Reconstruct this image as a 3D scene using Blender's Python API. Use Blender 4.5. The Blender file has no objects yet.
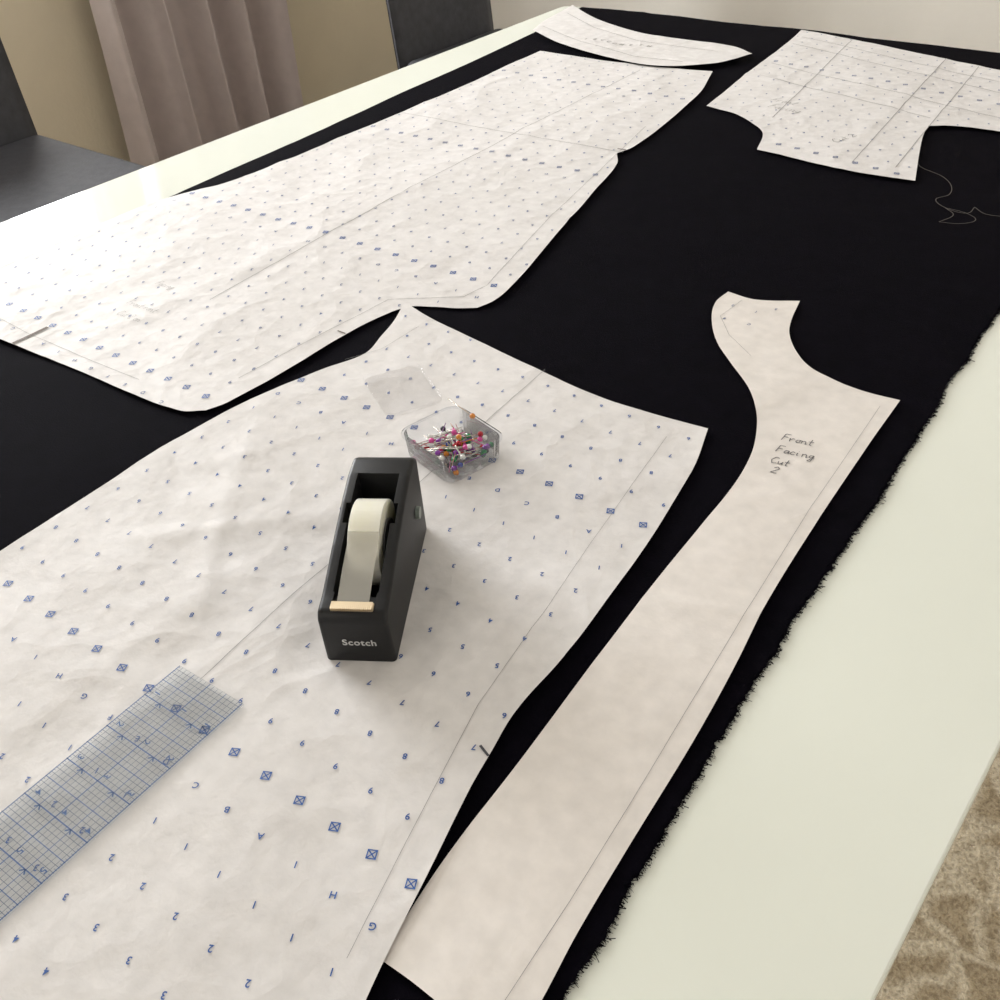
import bpy, bmesh, math, random
from mathutils import Vector, Matrix, noise
random.seed(7)
sc=bpy.context.scene
try:
    sc.view_settings.view_transform='Standard'
except Exception: pass
COL=sc.collection
TZ=0.75
# ---------------------------------------------------------------- materials
def mat(name,base=(.8,.8,.8),rough=.5,metal=0,spec=.5,noise_amt=0,noise_scale=20,bump=0,bump_scale=100,sheen=0,trans=0,alpha=1,coat=0,sss=0):
    m=bpy.data.materials.new(name); m.use_nodes=True
    nt=m.node_tree; b=nt.nodes['Principled BSDF']
    b.inputs['Base Color'].default_value=(*base,1); b.inputs['Roughness'].default_value=rough
    b.inputs['Metallic'].default_value=metal; b.inputs['Specular IOR Level'].default_value=spec
    b.inputs['Coat Weight'].default_value=coat; b.inputs['Alpha'].default_value=alpha
    if sheen:
        b.inputs['Sheen Weight'].default_value=sheen; b.inputs['Sheen Roughness'].default_value=.4
    if sss:
        b.inputs['Subsurface Weight'].default_value=sss; b.inputs['Subsurface Radius'].default_value=(.01,.01,.008); b.inputs['Subsurface Scale'].default_value=1
    tc=nt.nodes.new('ShaderNodeTexCoord')
    if noise_amt:
        n=nt.nodes.new('ShaderNodeTexNoise'); n.inputs['Scale'].default_value=noise_scale; n.inputs['Detail'].default_value=5
        r=nt.nodes.new('ShaderNodeValToRGB')
        r.color_ramp.elements[0].position=.3; r.color_ramp.elements[1].position=.7
        r.color_ramp.elements[0].color=(*[c*(1-noise_amt) for c in base],1)
        r.color_ramp.elements[1].color=(*[min(1,c*(1+noise_amt)) for c in base],1)
        nt.links.new(tc.outputs['Object'],n.inputs['Vector']); nt.links.new(n.outputs['Fac'],r.inputs['Fac'])
        nt.links.new(r.outputs['Color'],b.inputs['Base Color'])
    if bump:
        n2=nt.nodes.new('ShaderNodeTexNoise'); n2.inputs['Scale'].default_value=bump_scale; n2.inputs['Detail'].default_value=4
        bp=nt.nodes.new('ShaderNodeBump'); bp.inputs['Strength'].default_value=bump; bp.inputs['Distance'].default_value=.01
        nt.links.new(tc.outputs['Object'],n2.inputs['Vector']); nt.links.new(n2.outputs['Fac'],bp.inputs['Height'])
        nt.links.new(bp.outputs['Normal'],b.inputs['Normal'])
    return m
def clear_mat(name,tint=(1,1,1),f=1.0):
    m=bpy.data.materials.new(name); m.use_nodes=True; nt=m.node_tree; nt.nodes.clear()
    o=nt.nodes.new('ShaderNodeOutputMaterial'); t=nt.nodes.new('ShaderNodeBsdfTransparent'); t.inputs[0].default_value=(*tint,1)
    g=nt.nodes.new('ShaderNodeBsdfGlossy'); g.inputs['Roughness'].default_value=.05
    fr=nt.nodes.new('ShaderNodeLayerWeight'); fr.inputs['Blend'].default_value=.18
    ml=nt.nodes.new('ShaderNodeMath'); ml.operation='MULTIPLY'; ml.inputs[1].default_value=f
    mx=nt.nodes.new('ShaderNodeMixShader')
    nt.links.new(fr.outputs['Fresnel'],ml.inputs[0]); nt.links.new(ml.outputs[0],mx.inputs[0]); nt.links.new(t.outputs[0],mx.inputs[1]); nt.links.new(g.outputs[0],mx.inputs[2]); nt.links.new(mx.outputs[0],o.inputs[0])
    return m
def paper_mat(name,base=(.70,.675,.66),crease=1.0):
    m=bpy.data.materials.new(name); m.use_nodes=True; nt=m.node_tree; b=nt.nodes['Principled BSDF']
    b.inputs['Roughness'].default_value=.6; b.inputs['Specular IOR Level'].default_value=.15
    tc=nt.nodes.new('ShaderNodeTexCoord')
    n=nt.nodes.new('ShaderNodeTexNoise'); n.inputs['Scale'].default_value=90; n.inputs['Detail'].default_value=6
    r=nt.nodes.new('ShaderNodeValToRGB'); r.color_ramp.elements[0].position=.3; r.color_ramp.elements[1].position=.7
    r.color_ramp.elements[0].color=(*[c*.94 for c in base],1); r.color_ramp.elements[1].color=(*[c*1.05 for c in base],1)
    nt.links.new(tc.outputs['Object'],n.inputs['Vector']); nt.links.new(n.outputs['Fac'],r.inputs['Fac']); nt.links.new(r.outputs['Color'],b.inputs['Base Color'])
    dn=nt.nodes.new('ShaderNodeTexNoise'); dn.inputs['Scale'].default_value=7; dn.inputs['Detail'].default_value=2
    ad=nt.nodes.new('ShaderNodeVectorMath'); ad.operation='MULTIPLY_ADD'; ad.inputs[1].default_value=(.12,.12,.12)
    nt.links.new(tc.outputs['Object'],dn.inputs['Vector']); nt.links.new(dn.outputs['Color'],ad.inputs[0]); nt.links.new(tc.outputs['Object'],ad.inputs[2])
    prev=None
    for sc_,st,dist in ((9,.45,.0085),(22,.40,.0036),(50,.32,.0014)):
        v=nt.nodes.new('ShaderNodeTexVoronoi'); v.feature='F1'; v.inputs['Scale'].default_value=sc_
        nt.links.new(ad.outputs[0],v.inputs['Vector'])
        bp=nt.nodes.new('ShaderNodeBump'); bp.inputs['Strength'].default_value=min(1,st*crease); bp.inputs['Distance'].default_value=dist
        nt.links.new(v.outputs['Distance'],bp.inputs['Height'])
        if prev: nt.links.new(prev.outputs['Normal'],bp.inputs['Normal'])
        prev=bp
    n3=nt.nodes.new('ShaderNodeTexNoise'); n3.inputs['Scale'].default_value=38; n3.inputs['Detail'].default_value=7
    bp=nt.nodes.new('ShaderNodeBump'); bp.inputs['Strength'].default_value=min(1,.34*crease); bp.inputs['Distance'].default_value=.005
    nt.links.new(tc.outputs['Object'],n3.inputs['Vector']); nt.links.new(n3.outputs['Fac'],bp.inputs['Height']); nt.links.new(prev.outputs['Normal'],bp.inputs['Normal'])
    nt.links.new(bp.outputs['Normal'],b.inputs['Normal'])
    return m
# ---------------------------------------------------------------- helpers
def obj(name,me,parent=None,loc=None):
    o=bpy.data.objects.new(name,me); COL.objects.link(o)
    if parent: o.parent=parent
    if loc: o.location=loc
    return o
def from_data(name,vs,fs,m,parent=None,smooth=False):
    me=bpy.data.meshes.new(name); me.from_pydata(vs,[],fs); me.validate(); me.update()
    for mm in (m if isinstance(m,list) else [m]): me.materials.append(mm)
    if smooth:
        for p in me.polygons: p.use_smooth=True
    return obj(name,me,parent)
def empty(name,loc=(0,0,0),rz=0):
    e=bpy.data.objects.new(name,None); COL.objects.link(e); e.location=loc; e.rotation_euler=(0,0,rz); e.empty_display_size=.05; return e
def box(name,lo,hi,m,parent=None,bev=0,seg=3):
    bm=bmesh.new(); bmesh.ops.create_cube(bm,size=1)
    for v in bm.verts: v.co=Vector([(lo[i]+hi[i])/2+v.co[i]*(hi[i]-lo[i]) for i in range(3)])
    if bev: bmesh.ops.bevel(bm,geom=list(bm.edges),offset=bev,segments=seg,profile=.5,affect='EDGES')
    me=bpy.data.meshes.new(name); bm.to_mesh(me); bm.free(); me.materials.append(m)
    if bev:
        for p in me.polygons: p.use_smooth=True
    return obj(name,me,parent)
def smooth_outline(pts,n=8,ang=38):
    P=[Vector(p) for p in pts]; N=len(P); out=[]
    corner=[]
    for i in range(N):
        a=P[i]-P[i-1]; b=P[(i+1)%N]-P[i]
        corner.append(a.angle(b)>math.radians(ang))
    for i in range(N):
        p0,p1,p2,p3=P[i-1],P[i],P[(i+1)%N],P[(i+2)%N]; L=(p2-p1).length
        def tan(prev,cur,nxt):
            d=(nxt-prev); return d.normalized()*L if d.length else d
        m1=(p2-p1) if corner[i] else tan(p0,p1,p2)
        m2=(p2-p1) if corner[(i+1)%N] else tan(p1,p2,p3)
        for k in range(n):
            t=k/n
            out.append((2*t**3-3*t*t+1)*p1+(t**3-2*t*t+t)*m1+(-2*t**3+3*t*t)*p2+(t**3-t*t)*m2)
    return out
def inside(p,poly):
    x,y=p; c=False; n=len(poly); j=n-1
    for i in range(n):
        xi,yi=poly[i][0],poly[i][1]; xj,yj=poly[j][0],poly[j][1]
        if (yi>y)!=(yj>y) and x<(xj-xi)*(y-yi)/(yj-yi)+xi: c=not c
        j=i
    return c
def sheet(name,poly,hf,m,step=.008,parent=None,mapf=None):
    bm=bmesh.new()
    f=bm.faces.new([bm.verts.new((p[0],p[1],0)) for p in poly])
    f.normal_update()
    if f.normal.z<0: f.normal_flip()
    bmesh.ops.triangulate(bm,faces=list(bm.faces))
    xs=[p[0] for p in poly]; ys=[p[1] for p in poly]
    for ax,lo,hi in ((0,min(xs),max(xs)),(1,min(ys),max(ys))):
        c=lo+step*.513
        while c<hi:
            co=[0,0,0]; co[ax]=c; no=[0,0,0]; no[ax]=1
            bmesh.ops.bisect_plane(bm,geom=list(bm.verts)+list(bm.edges)+list(bm.faces),plane_co=co,plane_no=no,dist=1e-6)
            c+=step
    for v in bm.verts:
        v.co.z=hf(v.co.x,v.co.y)
        if mapf: v.co=mapf(v.co)
    for f in bm.faces: f.smooth=True
    me=bpy.data.meshes.new(name); bm.to_mesh(me); bm.free(); me.materials.append(m)
    return obj(name,me,parent)
def sst(t): t=max(0,min(1,t)); return t*t*(3-2*t)
def hfun(base,amp=.0022,crum=.0016,seed=0,crumc=None,flats=(),folds=()):
    def h(x,y):
        a=noise.noise(Vector((x*6+seed,y*6,seed)))+.4*noise.noise(Vector((x*13,y*13+seed,seed*2)))
        r=1-abs(noise.noise(Vector((x*13+seed*2,y*13,3+seed))))*2.2
        r2=1-abs(noise.noise(Vector((x*30,y*30+seed,9))))*2.2
        r3=1-abs(noise.noise(Vector((x*60+seed,y*48,2))))*2.2
        k=crum
        if crumc:
            for (cx,cy,rr,am) in crumc:
                d=math.hypot(x-cx,y-cy); k+=crum*am*math.exp(-(d/rr)**2)
        z=amp*(.55+a)+k*(.6*r*abs(r)+.35*r2+.12*r3)
        for (ax,ay,bx,by,hh) in folds:
            dx,dy=bx-ax,by-ay; L=math.hypot(dx,dy); u=((x-ax)*dx+(y-ay)*dy)/L; v=abs((x-ax)*dy-(y-ay)*dx)/L
            if -.03<u<L+.03: z+=hh*math.exp(-v/.010)*sst((u+.03)/.06)*sst((L+.03-u)/.06)
        z=max(0,z)
        for (cx,cy,hx,hy,ang) in flats:
            c,s=math.cos(ang),math.sin(ang); lx=abs((x-cx)*c+(y-cy)*s)-hx; ly=abs(-(x-cx)*s+(y-cy)*c)-hy
            d=math.hypot(max(lx,0),max(ly,0)); w=1-sst(d/.02); z=z*(1-w)+.0012*w
        return base+z
    return h
_g={}
def glyph(ch):
    if ch in _g: return _g[ch]
    if ch=='#':
        vs=[];fs=[]
        def seg(a,b,w=.05):
            a=Vector(a);b=Vector(b);d=(b-a).normalized();n=Vector((-d.y,d.x))*w; i=len(vs)
            vs.extend([a-n-d*w,b-n+d*w,b+n+d*w,a+n-d*w]); fs.append((i,i+1,i+2,i+3))
        s=.5
        for a,b in (((-s,-s),(s,-s)),((s,-s),(s,s)),((s,s),(-s,s)),((-s,s),(-s,-s)),((-s,-s),(s,s)),((-s,s),(s,-s))): seg(a,b,.07)
        _g[ch]=([(v.x,v.y) for v in vs],fs); return _g[ch]
    cu=bpy.data.curves.new('g','FONT'); cu.body=ch; cu.size=1.25; cu.align_x='CENTER'; cu.align_y='CENTER'; cu.resolution_u=3; cu.offset=.02
    o=bpy.data.objects.new('g',cu); COL.objects.link(o); bpy.context.view_layer.update()
    me=o.to_mesh(); vs=[(v.co.x,v.co.y) for v in me.vertices]; fs=[tuple(p.vertices) for p in me.polygons]
    o.to_mesh_clear(); bpy.data.objects.remove(o); bpy.data.curves.remove(cu)
    _g[ch]=(vs,fs); return _g[ch]
class Ink:
    def __init__(s,hf,off=.0004): s.v=[];s.f=[];s.hf=hf;s.off=off
    def add(s,ch,x,y,size,rot,shear=0):
        gv,gf=glyph(ch); i=len(s.v); c,sn=math.cos(rot),math.sin(rot)
        for a,b in gv:
            a=a+shear*b; px=x+size*(a*c-b*sn); py=y+size*(a*sn+b*c); s.v.append((px,py,s.hf(px,py)+s.off))
        for f in gf: s.f.append(tuple(k+i for k in f))
    def line(s,pts,w=.0002,step=.006,dash=0):
        P=[Vector(p) for p in pts]
        for a,b in zip(P,P[1:]):
            L=(b-a).length; n=max(1,int(L/step)); d=(b-a).normalized(); nn=Vector((-d.y,d.x))*w
            for k in range(n):
                if dash and k%2: continue
                p=a+(b-a)*k/n; q=a+(b-a)*(k+1)/n; i=len(s.v)
                for r in (p-nn,q-nn,q+nn,p+nn): s.v.append((r.x,r.y,s.hf(r.x,r.y)+s.off))
                s.f.append((i,i+1,i+2,i+3))
    def build(s,name,m,parent): 
        if s.v: return from_data(name,s.v,s.f,m,parent)
def mm(l): return [(a/1000,b/1000) for a,b in l]

M_table=mat('table_glass_white',(.78,.80,.72),.08,spec=.42,noise_amt=.02,noise_scale=3)
M_tedge=mat('table_edge_glass',(.62,.62,.52),.25,noise_amt=.03)
M_leg=mat('table_leg_metal',(.5,.5,.5),.3,metal=1,noise_amt=.05)
M_fab=mat('navy_black_cloth',(.0022,.0017,.0036),.9,spec=.035,noise_amt=.25,noise_scale=60,bump=.15,bump_scale=900)
M_paperC=paper_mat('pattern_paper'); M_paperD=paper_mat('pattern_paper_reverse',(.735,.69,.65),.6)
M_ink=mat('blue_ink',(.02,.09,.33),.6,noise_amt=.1); M_inkd=mat('grey_blue_ink',(.08,.12,.27),.6,noise_amt=.1)
M_pencil=mat('pencil_graphite',(.27,.26,.25),.6,noise_amt=.2); M_pen=mat('pen_ink',(.05,.05,.06),.5,noise_amt=.1)
# ---------------------------------------------------------------- room
XL,XR,YN,YF,H=-2.9,2.4,-2.3,2.9,2.5
M_wl=mat('wall_paint_beige',(.68,.60,.45),.85,noise_amt=.04,noise_scale=4,bump=.15,bump_scale=60)
M_wf=mat('wall_paint_offwhite',(.78,.75,.69),.85,noise_amt=.03,noise_scale=4,bump=.15,bump_scale=60)
M_ceil=mat('ceiling_paint',(.85,.84,.81),.9,noise_amt=.02)
M_trim=mat('trim_white',(.75,.74,.7),.5,noise_amt=.02)
M_floor=mat('floor_wood',(.24,.18,.12),.5,noise_amt=.25,noise_scale=8)
t=.1
WY0,WY1,WZ0,WZ1=.20,1.55,.95,2.2
def wall_with_hole(name,m):
    a=[(XL-t,YN,0,XL,WY0,H),(XL-t,WY1,0,XL,YF,H),(XL-t,WY0,0,XL,WY1,WZ0),(XL-t,WY0,WZ1,XL,WY1,H)]
    vs=[];fs=[]
    for x0,y0,z0,x1,y1,z1 in a:
        i=len(vs); vs+=[(x0,y0,z0),(x1,y0,z0),(x1,y1,z0),(x0,y1,z0),(x0,y0,z1),(x1,y0,z1),(x1,y1,z1),(x0,y1,z1)]
        fs+=[tuple(k+i for k in f) for f in ((0,3,2,1),(4,5,6,7),(0,1,5,4),(1,2,6,5),(2,3,7,6),(3,0,4,7))]
    return from_data(name,vs,fs,m)
wall_with_hole('wall_left',M_wl)
box('wall_back',(XL-t,YF,0),(XR+t,YF+t,H),M_wf)
box('wall_right',(XR,YN,0),(XR+t,YF,H),M_wf)
box('wall_front',(XL-t,YN-t,0),(XR+t,YN,H),M_wf)
box('floor',(XL-t,YN-t,-.05),(XR+t,YF+t,0),M_floor)
box('ceiling',(XL-t,YN-t,H),(XR+t,YF+t,H+.05),M_ceil)
box('baseboard_left',(XL,YN,0),(XL+.015,YF,.1),M_trim,bev=.004)
box('baseboard_back',(XL+.015,YF-.015,0),(XR,YF,.1),M_trim,bev=.004)
w=empty('window_1')
fx0,fx1=XL-.07,XL-.03
parts=[('frame_bottom',(fx0,WY0,WZ0),(fx1,WY1,WZ0+.05)),('frame_top',(fx0,WY0,WZ1-.05),(fx1,WY1,WZ1)),('frame_near',(fx0,WY0,WZ0+.05),(fx1,WY0+.05,WZ1-.05)),('frame_far',(fx0,WY1-.05,WZ0+.05),(fx1,WY1,WZ1-.05)),('glazing_bar_low',(fx0+.005,WY0+.05,1.30),(fx1-.005,WY1-.05,1.325)),('glazing_bar_high',(fx0+.005,WY0+.05,1.72),(fx1-.005,WY1-.05,1.745)),('sill',(XL-.03,WY0,WZ0),(XL+.03,WY1,WZ0+.02))]
for k,yy in enumerate((.56,.90,1.24)): parts.append(('mullion_%d'%(k+1),(fx0+.004,yy-.015,WZ0+.05),(fx1-.004,yy+.015,WZ1-.05)))
for n,lo,hi in parts: box(n,lo,hi,M_trim,w,bev=.004)
# ---------------------------------------------------------------- rug
m=bpy.data.materials.new('rug_beige_pattern'); m.use_nodes=True; nt=m.node_tree; b=nt.nodes['Principled BSDF']; b.inputs['Roughness'].default_value=.95
tc=nt.nodes.new('ShaderNodeTexCoord'); v=nt.nodes.new('ShaderNodeTexVoronoi'); v.feature='DISTANCE_TO_EDGE'; v.inputs['Scale'].default_value=9
n=nt.nodes.new('ShaderNodeTexNoise'); n.inputs['Scale'].default_value=6; ad=nt.nodes.new('ShaderNodeVectorMath'); ad.operation='MULTIPLY_ADD'; ad.inputs[1].default_value=(.35,.35,.35)
r=nt.nodes.new('ShaderNodeValToRGB'); r.color_ramp.elements[0].position=.03; r.color_ramp.elements[1].position=.16
r.color_ramp.elements[0].color=(.80,.70,.53,1); r.color_ramp.elements[1].color=(.52,.42,.28,1)
nt.links.new(tc.outputs['Object'],n.inputs['Vector']); nt.links.new(n.outputs['Color'],ad.inputs[0]); nt.links.new(tc.outputs['Object'],ad.inputs[2]); nt.links.new(ad.outputs[0],v.inputs['Vector'])
nt.links.new(v.outputs['Distance'],r.inputs['Fac'])
n2=nt.nodes.new('ShaderNodeTexNoise'); n2.inputs['Scale'].default_value=200; mx=nt.nodes.new('ShaderNodeMix'); mx.data_type='RGBA'; mx.blend_type='MULTIPLY'; mx.inputs['Factor'].default_value=.55
r2=nt.nodes.new('ShaderNodeValToRGB'); r2.color_ramp.elements[0].position=.35; r2.color_ramp.elements[1].position=.6; r2.color_ramp.elements[0].color=(.4,.35,.3,1)
nt.links.new(tc.outputs['Object'],n2.inputs['Vector']); nt.links.new(n2.outputs['Fac'],r2.inputs['Fac'])
nt.links.new(r.outputs['Color'],mx.inputs[6]); nt.links.new(r2.outputs['Color'],mx.inputs[7]); nt.links.new(mx.outputs[2],b.inputs['Base Color'])
bp=nt.nodes.new('ShaderNodeBump'); bp.inputs['Distance'].default_value=.01; nt.links.new(n2.outputs['Fac'],bp.inputs['Height']); nt.links.new(bp.outputs['Normal'],b.inputs['Normal'])
box('area_rug',(-1.35,-1.2,0),(1.3,2.2,.012),m,bev=.004)
# ---------------------------------------------------------------- table
TX0,TX1,TY0,TY1=-1.145,-.022,-.13,1.575
tb=empty('dining_table')
def rrect(x0,y0,x1,y1,r,n=6):
    out=[]
    for cx,cy,a0 in ((x1-r,y1-r,0),(x0+r,y1-r,90),(x0+r,y0+r,180),(x1-r,y0+r,270)):
        for k in range(n+1):
            a=math.radians(a0+90*k/n); out.append((cx+r*math.cos(a),cy+r*math.sin(a)))
    return out
def prism(name,poly,z0,z1,m,parent=None,bev=0,smooth=False):
    bm=bmesh.new(); f=bm.faces.new([bm.verts.new((x,y,z0)) for x,y in poly]); 
    r=bmesh.ops.extrude_face_region(bm,geom=[f]); 
    for g in r['geom']:
        if isinstance(g,bmesh.types.BMVert): g.co.z=z1
    bmesh.ops.recalc_face_normals(bm,faces=list(bm.faces))
    if bev:
        es=[e for e in bm.edges if abs(e.verts[0].co.z-e.verts[1].co.z)<1e-6]
        bmesh.ops.bevel(bm,geom=es,offset=bev,segments=2,profile=.5,affect='EDGES')
    me=bpy.data.meshes.new(name); bm.to_mesh(me); bm.free(); me.materials.append(m)
    if smooth:
        for p in me.polygons: p.use_smooth=True
    return obj(name,me,parent)
prism('table_top_glass',rrect(TX0,TY0,TX1,TY1,.02),TZ-.010,TZ,M_table,tb,bev=.0015)
prism('table_apron',rrect(TX0+.004,TY0+.004,TX1-.004,TY1-.004,.02),TZ-.055,TZ-.0101,M_tedge,tb)
for i,(x,y) in enumerate(((TX0+.06,TY0+.06),(TX1-.06,TY0+.06),(TX0+.06,TY1-.06),(TX1-.06,TY1-.06))):
    box('leg_%d'%(i+1),(x-.035,y-.035,.012),(x+.035,y+.035,TZ-.055),M_leg,tb,bev=.004)
# ---------------------------------------------------------------- black cloth
fabL=mm([(-1105,1580),(-1100,1480),(-1078,1399),(-1062,1203),(-1052,1021),(-1036,838),(-1033,722),(-1027,635),(-1029,414),(-1035,311),(-1030,100),(-1035,-60)])
fabR=mm([(-119,-60),(-121,122),(-123,151),(-125,183),(-129,231),(-133,277),(-138,334),(-143,400),(-145,469),(-147,536),(-153,623),(-160,724),(-165,835),(-176,1044),(-185,1300),(-190,1580)])
fr=[]
for a,b2 in zip(fabR,fabR[1:]):
    L=math.dist(a,b2); n=max(1,int(L/.0018))
    for k in range(n):
        q=k/n; x=a[0]+(b2[0]-a[0])*q; y=a[1]+(b2[1]-a[1])*q
        x+=.0012*noise.noise(Vector((y*110,0,0)))+.0024*noise.noise(Vector((y*25,5,0)))+random.uniform(-.0006,.0006)
        fr.append((x,y))
poly=fabL+fr+[(-.19,1.70),(-1.105,1.70)]
hfab=lambda x,y: TZ+.0016+.0008*noise.noise(Vector((x*9,y*9,2)))+.0003*noise.noise(Vector((x*30,y*30,5)))
def drape(co):
    e=TY1+.003
    if co.y>e: return Vector((co.x,e+.004+.004*math.sin(co.x*25),co.z-(co.y-e)))
    return co
cloth=sheet('black_fabric_cloth',poly,hfab,M_fab,step=.014,mapf=drape)
vs=[];fs=[]
for (x,y) in fr:
    for _ in range(9):
        a=random.gauss(0,.8); L=random.uniform(.0010,.0032)*(1 if random.random()<.95 else 1.6); px=x-.0008+random.uniform(-.001,.0008); py=y+random.uniform(-.0012,.0012)
        if py>1.57: continue
        d=Vector((math.cos(a),math.sin(a))); n=Vector((-d.y,d.x))*.00017; z=TZ+.0018
        i=len(vs); vs+=[(px-n.x,py-n.y,z),(px+n.x,py+n.y,z),(px+d.x*L+n.x*.6,py+d.y*L+n.y*.6,z+random.uniform(-.001,.001)),(px+d.x*L-n.x*.6,py+d.y*L-n.y*.6,z)]
        fs.append((i,i+1,i+2,i+3))
from_data('frayed_threads',vs,fs,M_fab,cloth)
# ---------------------------------------------------------------- pattern papers
A=mm([(-993,1300),(-874,1300),(-783,1306),(-705,1318),(-673,1227),(-646,1076),(-640,1010),(-645,985),(-626,956),(-599,863),(-573,772),(-550,692),(-540,652),(-536,622),(-541,602),(-558,591),(-576,583),(-595,570),(-604,543),(-607,502),(-605,433),(-607,372),(-613,354),(-630,343),(-676,337),(-762,334),(-877,324),(-973,318),(-1018,342),(-1021,408),(-1022,504),(-1024,578),(-1018,628),(-995,691),(-987,778),(-987,884),(-984,1034),(-990,1198)])
B=mm([(-1071,1384),(-1092,1445),(-1109,1549),(-1006,1482),(-902,1443),(-810,1436),(-733,1430),(-691,1407),(-702,1370),(-718,1341),(-777,1302),(-845,1300),(-918,1316),(-987,1340)])
C=mm([(-602,572),(-563,563),(-503,555),(-448,547),(-403,540),(-362,537),(-320,540),(-277,546),(-263,504),(-256,471),(-246,418),(-240,375),(-232,311),(-229,257),(-223,229),(-218,207),(-205,163),(-194,124),(-187,102),(-177,75),(-165,-80),(-620,-80),(-595,40),(-590,110),(-592,166),(-594,211),(-595,248),(-598,291),(-597,340),(-593,392),(-581,446),(-568,486),(-576,514),(-586,542)])
D=mm([(-368,743),(-341,742),(-308,760),(-299,725),(-290,703),(-272,679),(-252,663),(-225,655),(-202,653),(-179,655),(-176,593),(-169,493),(-161,410),(-152,352),(-146,304),(-140,237),(-134,180),(-129,147),(-126,120),(-164,120),(-178,120),(-194,119),(-198,133),(-205,176),(-210,235),(-218,321),(-224,396),(-227,447),(-231,501),(-238,538),(-252,573),(-266,596),(-282,615),(-308,637),(-334,661),(-357,694),(-368,721)])
E=mm([(-691,1568),(-527,1530),(-373,1487),(-239,1443),(-195,1239),(-297,1251),(-340,1248),(-372,1232),(-366,1200),(-352,1152),(-324,1065),(-382,1059),(-455,1065),(-510,1072),(-530,1125),(-560,1153),(-594,1174),(-639,1184),(-648,1249),(-662,1344),(-674,1461)])
FL=[(-.371,.02,.030,.16,math.radians(3)),(-.356,.290,.028,.067,math.radians(32)),(-.410,.416,.038,.034,-.2),(-.505,.462,.038,.028,-.49)]
hA=hfun(TZ+.0032,.0022,.0007,1.3,crumc=[(-.85,.9,.25,.4),(-.95,.6,.15,.6)],folds=[(-.99,.76,-.58,.80,.0016),(-.80,.34,-.76,1.28,.0012),(-.98,1.02,-.65,.99,.0014)])
hB=hfun(TZ+.0075,.0016,.0004,4.1)
hC=hfun(TZ+.0042,.0023,.0007,7.7,crumc=[(-.47,.27,.09,1.9),(-.40,.38,.05,.6),(-.28,.05,.1,.4)],flats=FL,folds=[(-.60,.30,-.23,.31,.0012),(-.45,-.05,-.43,.54,.0010),(-.56,.36,-.43,.20,.0020),(-.53,.22,-.42,.33,.0016)])
hD=hfun(TZ+.0026,.0018,.0004,2.2,folds=[(-.22,.37,-.15,.40,.0012),(-.24,.53,-.17,.50,.0008)]); hE=hfun(TZ+.0032,.0020,.0008,9.4,folds=[(-.67,1.33,-.22,1.27,.0018),(-.45,1.50,-.42,1.07,.0016)])
def paper(name,poly,hf,m):
    sp=smooth_outline(poly); o=sheet(name,sp,hf,m,step=.0065); return o,[(p[0],p[1]) for p in sp]
LET='CBA1HGFED'
GR=math.radians(28)
def marks(o,poly,hf,rows0,x0,rot=0,size=.0044,pivot=(0,0),blue_all=True,inkm=None):
    ib=Ink(hf); ig=Ink(hf); c,s=math.cos(rot),math.sin(rot)
    for r in range(-60,80):
        for k in range(-60,60):
            lx=x0+k*.025; ly=rows0+r*.025
            kind=r%11
            x=pivot[0]+(lx-pivot[0])*c-(ly-pivot[1])*s; y=pivot[1]+(lx-pivot[0])*s+(ly-pivot[1])*c
            if not inside((x,y),poly): continue
            e=.0032
            if not all(inside((x+dx,y+dy),poly) for dx,dy in ((e,0),(-e,0),(0,e),(0,-e))): continue
            if kind==0: (ib if (blue_all or y<.8) else ig).add('#',x,y,size*1.0,rot+GR)
            elif kind==10: (ib if blue_all else ig).add(LET[(k)%9],x,y,size*.9,rot+GR+math.pi)
            else: (ib if blue_all else ig).add(str(10-kind),x,y,size*.9,rot+GR+math.pi)
    ib.build('blue_grid_marks',inkm or M_ink,o); ig.build('grid_marks',M_inkd,o)
oC,pC=paper('sewing_pattern_paper',C,hC,M_paperC)
marks(oC,pC,hC,.152,-.332)
oA,pA=paper('sewing_pattern_paper',A,hA,M_paperC)
marks(oA,pA,hA,.367,-.879,blue_all=False,size=.0048)
oE,pE=paper('sewing_pattern_paper',E,hE,M_paperC)
marks(oE,pE,hE,1.40,-.65,rot=math.radians(-9),pivot=(-.65,1.4),blue_all=False,size=.0048)
oB,pB=paper('sewing_pattern_paper',B,hB,M_paperC)
oD,pD=paper('sewing_pattern_paper',D,hD,M_paperD)
# pencil lines
ik=Ink(hC); ik.line(mm([(-388,173),(-400,300),(-412,420),(-424,546)]),.00020); ik.line(mm([(-206,110),(-220,155),(-248,250),(-262,330),(-274,391),(-296,520)]),.00013)
ik.line(mm([(-575,470),(-560,500),(-560,545)]),.00014); ik.build('pencil_lines',M_pencil,oC)
nk=Ink(hC,.0006); nk.line([(-.2225,.227),(-.230,.2295)],.0007); nk.build('notch_cut',M_pen,oC)
ik=Ink(hA); ik.line(mm([(-764,478),(-780,700),(-796,994),(-800,1280)]),.00034); ik.line(mm([(-990,345),(-860,345),(-700,353)]),.0002); ik.line(mm([(-640,990),(-700,985),(-980,975)]),.0003)
ik.line(mm([(-628,400),(-625,500),(-620,570),(-565,612),(-560,640),(-610,830),(-665,1080)]),.00022); ik.build('pencil_lines',M_pencil,oA)
nk=Ink(hA,.0008); nk.line(mm([(-852,326),(-854,362)]),.0018); nk.line(mm([(-607,502),(-617,502)]),.0007); nk.line(mm([(-641,998),(-652,997)]),.0010); nk.build('notch_cut',mat('paper_notch',(.14,.11,.09),.8,noise_amt=.3),oA)
ik=Ink(hE)
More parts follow.
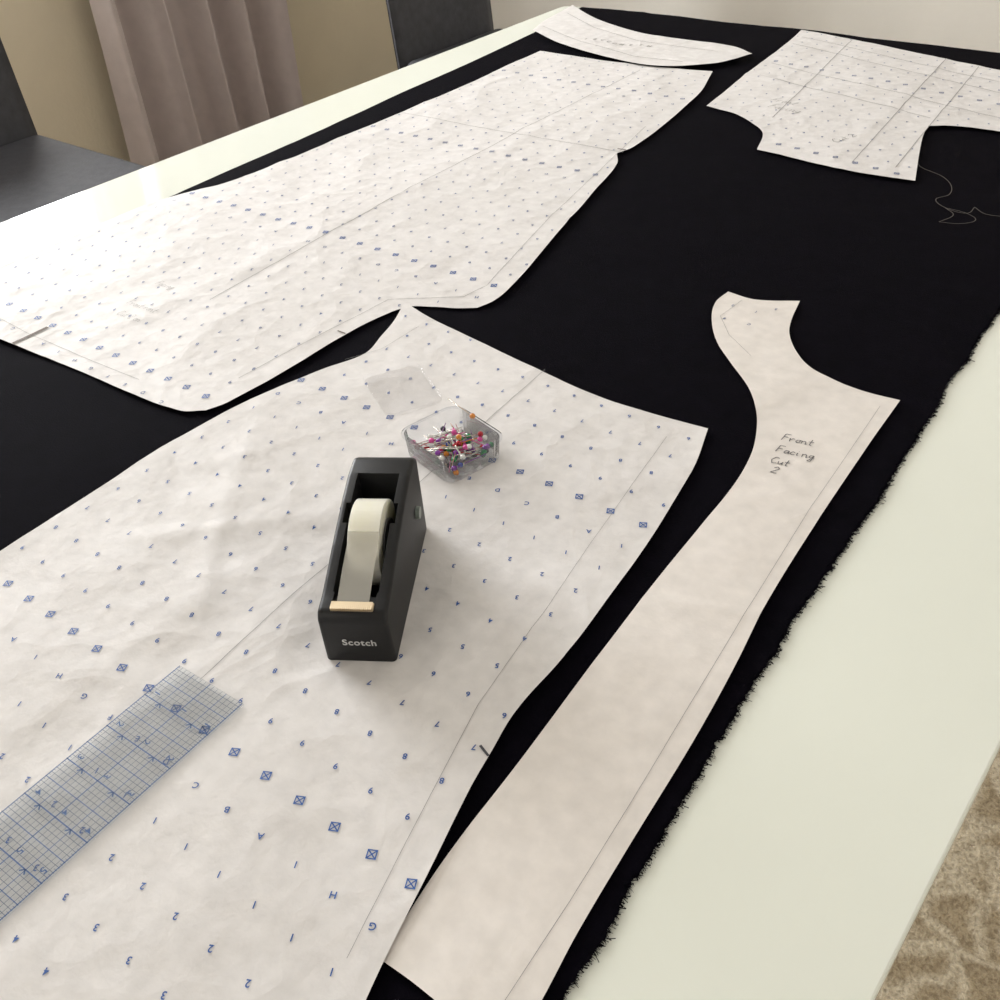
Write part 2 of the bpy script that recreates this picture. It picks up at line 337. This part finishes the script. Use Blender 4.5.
for a,b2 in ((( -672,1530),(-240,1400)),((-668,1490),(-235,1360)),((-652,1390),(-215,1270)),((-600,1545),(-545,1180)),((-450,1510),(-400,1080)),((-400,1490),(-355,1090)),((-640,1330),(-380,1260))): ik.line(mm([a,b2]),.0004)
ik.build('pencil_lines',M_pencil,oE)
ik=Ink(hB); ik.line(mm([(-1085,1500),(-990,1440),(-880,1400),(-740,1395)]),.0004); ik.line(mm([(-1070,1410),(-960,1360),(-840,1325),(-760,1330)]),.0004)
for k in range(9): ik.add(random.choice('CBT1HE'),-.96+k*.014,1.375+.006*math.sin(k),.008,.0)
ik.build('pencil_lines',M_pencil,oB)
ik=Ink(hD); ik.line(mm([(-188,640),(-178,500),(-160,330),(-145,189),(-140,125)]),.00013); ik.line(mm([(-350,735),(-352,700),(-330,675),(-300,655)]),.00015); ik.build('pencil_lines',M_pencil,oD)
ik=Ink(hD)
for (x,y,ch) in ((-352,722,'2'),(-330,722,'1'),(-347,698,'8'),(-325,700,'C'),(-318,735,'5')): ik.add(ch,x/1000,y/1000,.0036,math.pi)
ik.build('grid_marks',M_inkd,oD)
HW={'F':[[(.1,0),(.15,1),(.6,1)],[(.1,.55),(.5,.55)]],'r':[[(0,.5),(.1,.0)],[(.08,.3),(.25,.5),(.4,.45)]],'o':[[(.35,.45),(.15,.45),(.05,.2),(.2,0),(.4,.15),(.35,.45),(.55,.4)]],'n':[[(0,.45),(.05,0)],[(.04,.3),(.2,.48),(.35,.35),(.38,0),(.5,.1)]],'t':[[(.2,.9),(.2,.05),(.4,.0)],[(0,.5),(.45,.55)]],'a':[[(.4,.45),(.15,.45),(.05,.15),(.2,0),(.38,.2),(.42,.45),(.42,.05),(.55,.1)]],'c':[[(.4,.4),(.2,.48),(.05,.2),(.2,0),(.45,.1)]],'i':[[(.1,.45),(.1,.05),(.25,.05)],[(.12,.65),(.14,.68)]],'g':[[(.4,.45),(.12,.42),(.08,.12),(.3,.1),(.42,.45),(.38,-.4),(.1,-.4),(.3,-.05),(.55,.1)]],'C':[[(.6,.9),(.3,1),(.05,.5),(.25,0),(.6,.12)]],'u':[[(0,.45),(.05,.08),(.25,.05),(.38,.45),(.38,.05),(.5,.05)]],'2':[[(.05,.75),(.3,1),(.5,.7),(.0,0),(.5,.02)]]}
def write(ik,text,x,y,size,rot,w=.0004):
    c,s=math.cos(rot),math.sin(rot); cx=0
    for ch in text:
        if ch==' ': cx+=.4; continue
        for st in HW[ch]:
            ik.line([(x+size*((cx+a+.15*b)*c-b*s),y+size*((cx+a+.15*b)*s+b*c)) for a,b in st],w,step=.003)
        cx+=.52 if ch not in 'FC' else .7
ik=Ink(hD); rt=math.radians(12)
write(ik,'Front',-.229,.563,.0082,rt,.00028); write(ik,'Facing',-.226,.548,.0082,rt,.00028); write(ik,'Cut',-.223,.534,.0078,rt,.00028); write(ik,'2',-.217,.524,.008,rt,.00028)
ik.build('handwriting',M_pen,oD)
ik=Ink(hA); write(ik,'Front ront',-.83,.43,.008,.05,.0002); write(ik,'Cut 2 on',-.82,.412,.008,.05,.0002); write(ik,'Facing',-.84,.47,.008,.05,.0002); ik.build('handwriting',M_pencil,oA)
ik=Ink(hE); write(ik,'Front',-.58,1.24,.014,-.15,.0003); write(ik,'Facing',-.57,1.215,.014,-.15,.0003); write(ik,'Cut 2',-.44,1.13,.012,1.2,.0004); ik.build('handwriting',M_pencil,oE)
sheet('paper_scrap',smooth_outline(mm([(-905,262),(-868,270),(-862,250),(-900,240)])),hfun(TZ+.003,.001,.0003,1),M_paperD,step=.01)
th=mm([(-345,1125),(-334,1109),(-307,1095),(-290,1075),(-283,1050),(-290,1032),(-275,1016),(-253,1012),(-251,1030),(-235,1018),(-205,1024),(-170,1010)])
ik=Ink(lambda x,y:hfab(x,y)+.0012); sm=smooth_outline(th+th[::-1][1:-1],6,100)[:6*(len(th)-1)]; ik.line([tuple(p) for p in sm],.00035)
th2=smooth_outline(mm([(-275,1016),(-262,1002),(-268,980),(-250,985),(-240,1000),(-253,1012)]),6,100); ik.line([tuple(p) for p in th2],.00035)
ik.build('loose_thread',mat('thread_grey',(.10,.085,.075),.8,noise_amt=.1),None)
# ---------------------------------------------------------------- ruler
M_clear=clear_mat('clear_acrylic',(.955,.965,.972),.4); M_plast=clear_mat('clear_plastic',(.96,.965,.972),.8); M_lid=clear_mat('clear_lid_plastic',(.995,.995,.997),.12)
M_rl=mat('ruler_blue_print',(.02,.08,.24),.5,noise_amt=.05); M_rl2=mat('ruler_fine_print',(.07,.10,.16),.5,noise_amt=.05)
RZ=TZ+.0062
ru=empty('clear_quilting_ruler',(-.3785,.174,RZ),math.radians(3.2)); RL=.300;RW=.0525
prism('ruler_body',[(-RW/2,0),(RW/2,0),(RW/2,-RL),(-RW/2,-RL)],0,.0015,M_clear,ru,bev=.0003)
rk=Ink(lambda x,y:.0016,0); rf=Ink(lambda x,y:.00157,0)
for i in range(17):
    x=-RW/2+RW*i/16; x=max(-RW/2+.0006,min(RW/2-.0006,x)); (rk if i%4==0 else rf).line([(x,-.0005),(x,-RL)],.00032 if i%8==0 else (.00022 if i%4==0 else .00013),step=.1)
for j in range(1,94):
    y=-j*.003175; (rk if j%4==0 else rf).line([(-RW/2,y),(RW/2,y)],.00032 if j%8==0 else (.00022 if j%4==0 else .00013),step=.1)
for k in range(1,int(RL/.0015875)):
    y=-k*.0015875; rf.line([(-RW/2,y),(-RW/2+.002,y)],.00011,step=.1); rf.line([(RW/2-.002,y),(RW/2,y)],.00011,step=.1)
for j in range(1,12):
    for x in (-.0205,.0015,.0205): rk.add(str(j),x,-j*.0254+.0045,.0046,-math.pi/2)
    for x in (-.0127,.0127):
        rk.line([(x-.002,-j*.0254-.002),(x,-j*.0254)],.0004,step=.1); rk.line([(x+.002,-j*.0254-.002),(x,-j*.0254)],.0004,step=.1)
rk.build('ruler_print',M_rl,ru); rf.build('ruler_fine_lines',M_rl2,ru)
# ---------------------------------------------------------------- tape dispenser
M_blk=mat('black_plastic',(.009,.009,.010),.45,spec=.3,noise_amt=.1,noise_scale=400,bump=.04,bump_scale=1500)
M_roll=mat('tape_roll_cream',(.90,.88,.76),.22,noise_amt=.02,sss=.5,alpha=.92); M_core=mat('tape_core_plastic',(.05,.05,.05),.4,noise_amt=.1)
M_blade=mat('blade_brass',(.62,.50,.34),.3,metal=.7,noise_amt=.1)
M_lbl=mat('label_grey',(.5,.5,.5),.5,noise_amt=.02)
de=empty('tape_dispenser',(-.3218,.2347,TZ+.0058),math.radians(33.0))
prof=[(.002,0),(.0,.033),(.003,.0380),(.014,.0395),(.024,.0425),(.045,.0490),(.075,.0570),(.095,.0610),(.112,.0615),(.119,.057),(.121,.0)]
W=.0385
bm=bmesh.new(); a=[bm.verts.new((-W/2,y,z)) for y,z in prof]; f=bm.faces.new(a)
r=bmesh.ops.extrude_face_region(bm,geom=[f])
for g in r['geom']:
    if isinstance(g,bmesh.types.BMVert): g.co.x=W/2
bmesh.ops.recalc_face_normals(bm,faces=list(bm.faces))
for v in bm.verts: v.co.x*=1+.05*(1-v.co.z/.06)*(1-v.co.y/.10)
bmesh.ops.bevel(bm,geom=[e for e in bm.edges if not (e.verts[0].co.z<1e-5 and e.verts[1].co.z<1e-5)],offset=.0026,segments=3,profile=.5,affect='EDGES',clamp_overlap=True)
me=bpy.data.meshes.new('dispenser_body'); bm.to_mesh(me); bm.free(); me.materials.append(M_blk)
body=obj('dispenser_body',me)
cut1=box('c1',(-.0128,.016,.008),(.0128,.097,.09),M_blk); cut2=box('c2',(-.0120,.004,.0365),(.0120,.02,.09),M_blk)
cut3=box('c3',(-.0155,.060,.036),(.0155,.074,.09),M_blk)
for c in (cut1,cut2,cut3):
    md=body.modifiers.new('b','BOOLEAN'); md.object=c; md.operation='DIFFERENCE'; md.solver='EXACT'
bpy.context.view_layer.update(); dg=bpy.context.evaluated_depsgraph_get()
me2=bpy.data.meshes.new_from_object(body.evaluated_get(dg)); body.modifiers.clear(); body.data=me2
for c in (cut1,cut2,cut3): bpy.data.objects.remove(c)
for p in me2.polygons: p.use_smooth=True
md=body.modifiers.new('bev','BEVEL'); md.width=.0006; md.segments=2; md.limit_method='ANGLE'; md.angle_limit=math.radians(50)
try:
    me2.set_sharp_from_angle(angle=math.radians(35))
except Exception: pass
body.parent=de
def ring(name,R,r0,w,cy,cz,m,parent,n=64):
    vs=[];fs=[]
    for k in range(n):
        a=2*math.pi*k/n
        for x,rr in ((-w/2,R),(w/2,R),(w/2,r0),(-w/2,r0)): vs.append((x,cy+rr*math.cos(a),cz+rr*math.sin(a)))
    for k in range(n):
        i=4*k;j=4*((k+1)%n)
        for q in range(4): fs.append((i+q,i+(q+1)%4,j+(q+1)%4,j+q))
    o=from_data(name,vs,fs,m,parent); 
    bm=bmesh.new(); bm.from_mesh(o.data); bmesh.ops.recalc_face_normals(bm,faces=list(bm.faces)); bm.to_mesh(o.data); bm.free()
    return o
RC=(.063,.0360); RR=.0255
ring('tape_roll',RR,.0145,.0180,RC[0],RC[1],M_roll,de)
ring('roll_core',.0145,.003,.020,RC[0],RC[1],M_core,de)
bm=bmesh.new(); bmesh.ops.create_cone(bm,cap_ends=True,segments=24,radius1=.003,radius2=.003,depth=.030,matrix=Matrix.Translation((0,RC[0],RC[1]))@Matrix.Rotation(math.pi/2,4,'Y')); me=bpy.data.meshes.new('axle'); bm.to_mesh(me); bm.free(); me.materials.append(M_core); obj('axle',me,de)
m=mat('matte_tape_strip',(.60,.58,.52),.4,noise_amt=.03,alpha=.55)
vs=[];fs=[]
pts=[(RC[0]+(RR+.0003)*math.cos(math.radians(q)),RC[1]+(RR+.0003)*math.sin(math.radians(q))) for q in (126,134,142)]+[(.028,.0475),(.010,.0405),(.005,.0395)]
for y,z in pts: vs+=[(-.0090,y,z),(.0090,y,z)]
for k in range(len(pts)-1): fs.append((2*k,2*k+1,2*k+3,2*k+2))
from_data('tape_strip',vs,fs,m,de,True)
vs=[];fs=[]; n=22; x0=-.0116;x1=.0116
for k in range(n*2+1):
    x=x0+(x1-x0)*k/(2*n); y=.0015 if k%2 else .0028
    vs+=[(x,y,.0408),(x,.0075,.0412),(x,y,.0392)]
for k in range(2*n): i=3*k; fs+=[(i,i+3,i+4,i+1),(i,i+2,i+5,i+3)]
from_data('cutter_blade',vs,fs,M_blade,de)
box('cutter_holder',(-.0118,.0035,.0362),(.0118,.009,.0392),M_blade,de,bev=.0006)
bm=bmesh.new(); bmesh.ops.create_cone(bm,cap_ends=True,segments=24,radius1=.0045,radius2=.0038,depth=.003,matrix=Matrix.Translation((W/2+.0008,.098,.030))@Matrix.Rotation(math.pi/2,4,'Y')); me=bpy.data.meshes.new('side_knob'); bm.to_mesh(me); bm.free(); me.materials.append(mat('knob_grey_green',(.12,.15,.13),.3,noise_amt=.1)); obj('side_knob',me,de)
cu=bpy.data.curves.new('t','FONT'); cu.body='Scotch'; cu.size=.0066; cu.align_x='CENTER'; cu.offset=.0001; cu.extrude=.0001; cu.space_character=1.1
o=bpy.data.objects.new('t',cu); COL.objects.link(o); bpy.context.view_layer.update(); me=bpy.data.meshes.new_from_object(o.evaluated_get(bpy.context.evaluated_depsgraph_get())); bpy.data.objects.remove(o)
me.materials.clear(); me.materials.append(M_lbl); o=obj('front_lettering',me,de); o.location=(.0015,.0008,.0140); o.rotation_euler=(math.radians(94),0,0)
# ---------------------------------------------------------------- pin box
pb=empty('pin_box',(-.4095,.4170,TZ+.0060),math.radians(-12))
def tray(name,w,d,h,th,r,m,parent,flip=False):
    o_=rrect(-w/2,-d/2,w/2,d/2,r,5); i_=rrect(-w/2+th,-d/2+th,w/2-th,d/2-th,max(.001,r-th),5); N=len(o_)
    vs=[(x*.96,y*.96,0) for x,y in o_]+[(x,y,h) for x,y in o_]+[(x,y,h) for x,y in i_]+[(x*.96,y*.96,th) for x,y in i_]
    fs=[tuple(range(N))[::-1],tuple(range(3*N,4*N))]
    for L in range(3):
        for k in range(N): fs.append((L*N+k,L*N+(k+1)%N,(L+1)*N+(k+1)%N,(L+1)*N+k))
    return from_data(name,vs,fs,m,parent)
tray('clear_tray',.058,.050,.017,.0016,.009,M_plast,pb)
o_=rrect(-.031,-.027,.031,.027,.011,5); i_=rrect(-.028,-.024,.028,.024,.008,5); N=len(o_)
vs=[(x,y,.0172) for x,y in o_]+[(x,y,.0172) for x,y in i_]+[(x,y,.0162) for x,y in o_]
from_data('tray_rim',vs,[(k,(k+1)%N,N+(k+1)%N,N+k) for k in range(N)]+[(2*N+k,2*N+(k+1)%N,(k+1)%N,k) for k in range(N)],clear_mat('rim_plastic',(.86,.87,.89),1.0),pb)
pc=[(.55,.02,.22),(.20,.03,.30),(.62,.22,.03),(.02,.20,.07),(.75,.75,.72),(.02,.05,.35),(.40,.01,.02),(.02,.02,.03),(.70,.08,.33)]
PM=[mat('pin_head_%d'%i,c,.2,noise_amt=.03) for i,c in enumerate(pc)]; M_pin=mat('pin_steel',(.5,.46,.40),.25,metal=1,noise_amt=.05)
def pins(name,items):
    bm=bmesh.new()
    for (p,d,L,ci) in items:
        d=d.normalized(); q=d.to_track_quat('Z','Y').to_matrix().to_4x4()
        n0=len(bm.faces)
        bmesh.ops.create_cone(bm,cap_ends=True,segments=6,radius1=.00034,radius2=.00034,depth=L,matrix=Matrix.Translation(p+d*L/2)@q)
        bm.faces.ensure_lookup_table()
        for f in bm.faces[n0:]: f.material_index=0; f.smooth=True
        n0=len(bm.faces)
        bmesh.ops.create_icosphere(bm,subdivisions=2,radius=.0021,matrix=Matrix.Translation(p))
        bm.faces.ensure_lookup_table()
        for f in bm.faces[n0:]: f.material_index=1+ci; f.smooth=True
    me=bpy.data.meshes.new(name); bm.to_mesh(me); bm.free()
    for x in [M_pin]+PM: me.materials.append(x)
    return me
it=[]
for k in range(62):
    # pins lie almost flat in loose layers; a shaft is ~27 mm, direction fairly random
    for _ in range(200):
        x=random.uniform(-.0245,.0250); y=random.uniform(-.0205,.0205); an=random.uniform(0,2*math.pi); L=random.uniform(.024,.029)
        ex,ey=x+L*math.cos(an),y+L*math.sin(an)
        if abs(ex)<.0255 and abs(ey)<.0215 and (x-y>-.012 or random.random()<.3): break
    z=.0038+.0095*k/62; dz=random.uniform(-.0025,.0025)
    it.append((Vector((x,y,z)),Vector((ex-x,ey-y,dz)),L,random.choice((0,0,1,2,3,4,5,6,7,8,8,1,3,6))))
it.append((Vector((.008,.014,.030)),Vector((-.9,.05,-.02)),.031,2)); it.append((Vector((.012,-.002,.022)),Vector((-.3,.3,-.5)),.022,2))
me=pins('ball_head_pins',it); obj('ball_head_pins',me,pb)
lid=empty('pin_box_lid',(-.500,.460,TZ+.0058),math.radians(-28))
tray('clear_lid',.068,.048,.003,.0012,.008,M_lid,lid)
# ---------------------------------------------------------------- chairs
M_leather=mat('chair_leather_grey',(.055,.055,.062),.6,spec=.3,noise_amt=.15,noise_scale=50,bump=.1,bump_scale=200)
M_cleg=mat('chair_leg_dark',(.03,.03,.03),.4,metal=.6,noise_amt=.1)
def chair(x,y0,y1):
    e=empty('dining_chair')
    box('seat',(x,y0,.40),(x+.46,y1,.475),M_leather,e,bev=.022,seg=4)
    vs=[];fs=[];n=14;mz=10;
    for s in range(2):
        for i in range(n+1):
            u=i/n; y=y0+(y1-y0)*u
            for k in range(mz+1):
                z=.40+.60*k/mz; edge=1-(abs(2*u-1))**8*.8
                off=.022*edge*(1 if s else -1); bx=x-.03-.05*((z-.4)/.6)+.02*(2*u-1)**2
                vs.append((bx+off,y,z if k<mz else z-.02*(abs(2*u-1))**4))
    m_=(mz+1);T=(n+1)*m_
    for i in range(n):
        for k in range(mz):
            a=i*m_+k; fs.append((a,a+1,a+m_+1,a+m_)); fs.append((T+a,T+a+m_,T+a+m_+1,T+a+1))
    for i in range(n):
        for k in (0,mz): a=i*m_+k; fs.append((a,a+m_,T+a+m_,T+a))
    for k in range(mz):
        for i in (0,n): a=i*m_+k; fs.append((a,a+1,T+a+1,T+a))
    from_data('backrest',vs,fs,M_leather,e,True)
    for i,(lx,ly) in enumerate(((x+.03,y0+.04),(x+.42,y0+.04),(x+.03,y1-.04),(x+.42,y1-.04))):
        box('leg_%d'%(i+1),(lx-.015,ly-.015,0),(lx+.015,ly+.015,.41),M_cleg,e,bev=.003)
    return e
chair(-2.33,.66,1.135)
chair(-1.93,1.94,2.33)
# ---------------------------------------------------------------- curtain
m=mat('curtain_mauve',(.52,.45,.43),.8,noise_amt=.05,noise_scale=30,sheen=.3)
vs=[];fs=[];n=140;mz=14
for i in range(n+1):
    u=i/n; y=1.60+.66*u
    for k in range(mz+1):
        z=.02+2.36*k/mz; ph=u*4.3*2*math.pi+.4*math.sin(z*1.3)-.6
        vs.append((-2.78+.060*math.sin(ph)+.014*math.sin(2.3*ph+1),y+.016*math.cos(ph)+.01*math.sin(z*2+u*5),z))
for i in range(n):
    for k in range(mz): a=i*(mz+1)+k; fs.append((a,a+1,a+mz+2,a+mz+1))
cur=empty('window_curtain'); from_data('curtain_fabric',vs,fs,m,cur,True)
bm=bmesh.new(); bmesh.ops.create_cone(bm,cap_ends=True,segments=16,radius1=.012,radius2=.012,depth=2.7,matrix=Matrix.Translation((-2.78,1.05,2.39))@Matrix.Rotation(math.pi/2,4,'X')); me=bpy.data.meshes.new('curtain_rod'); bm.to_mesh(me); bm.free(); me.materials.append(M_cleg); obj('curtain_rod',me,cur)
# ---------------------------------------------------------------- lights
def area(name,loc,rot,sx,sy,e,col):
    l=bpy.data.lights.new(name,'AREA'); l.shape='RECTANGLE'; l.size=sx; l.size_y=sy; l.energy=e; l.color=col
    o=bpy.data.objects.new(name,l); COL.objects.link(o); o.location=loc; o.rotation_euler=rot; return o
area('window_daylight',(XL-.14,(WY0+WY1)/2,(WZ0+WZ1)/2),(0,math.radians(-90),0),1.25,1.35,122,(.98,.985,.99))
area('side_fill_light',(XR-.02,.9,1.6),(0,math.radians(90),0),1.2,1.6,14,(1,.96,.90))  # added soft fill from the right; no window is modelled in that wall
area('near_fill_light',(-.6,YN+.02,1.7),(math.radians(90),0,0),1.8,1.1,13,(1,.96,.91))  # added fill lamp behind the camera, set against a closed wall
wd=bpy.data.worlds.new('w'); sc.world=wd; wd.use_nodes=True; bg=wd.node_tree.nodes['Background']; bg.inputs[0].default_value=(.75,.87,1,1); bg.inputs[1].default_value=1.5
# ---------------------------------------------------------------- camera
cam=bpy.data.cameras.new('cam'); cam.lens=36; cam.sensor_width=36; cam.clip_start=.01
co=bpy.data.objects.new('camera',cam); COL.objects.link(co)
R=Vector((.7797,.6223,-.0629))
F=Vector((-.5198,.5877,-.6190)).normalized(); R=(R-R.dot(F)*F).normalized(); U=R.cross(F)
co.matrix_world=Matrix(((R.x,U.x,-F.x,0),(R.y,U.y,-F.y,0),(R.z,U.z,-F.z,TZ+.4215),(0,0,0,1)))
sc.camera=co
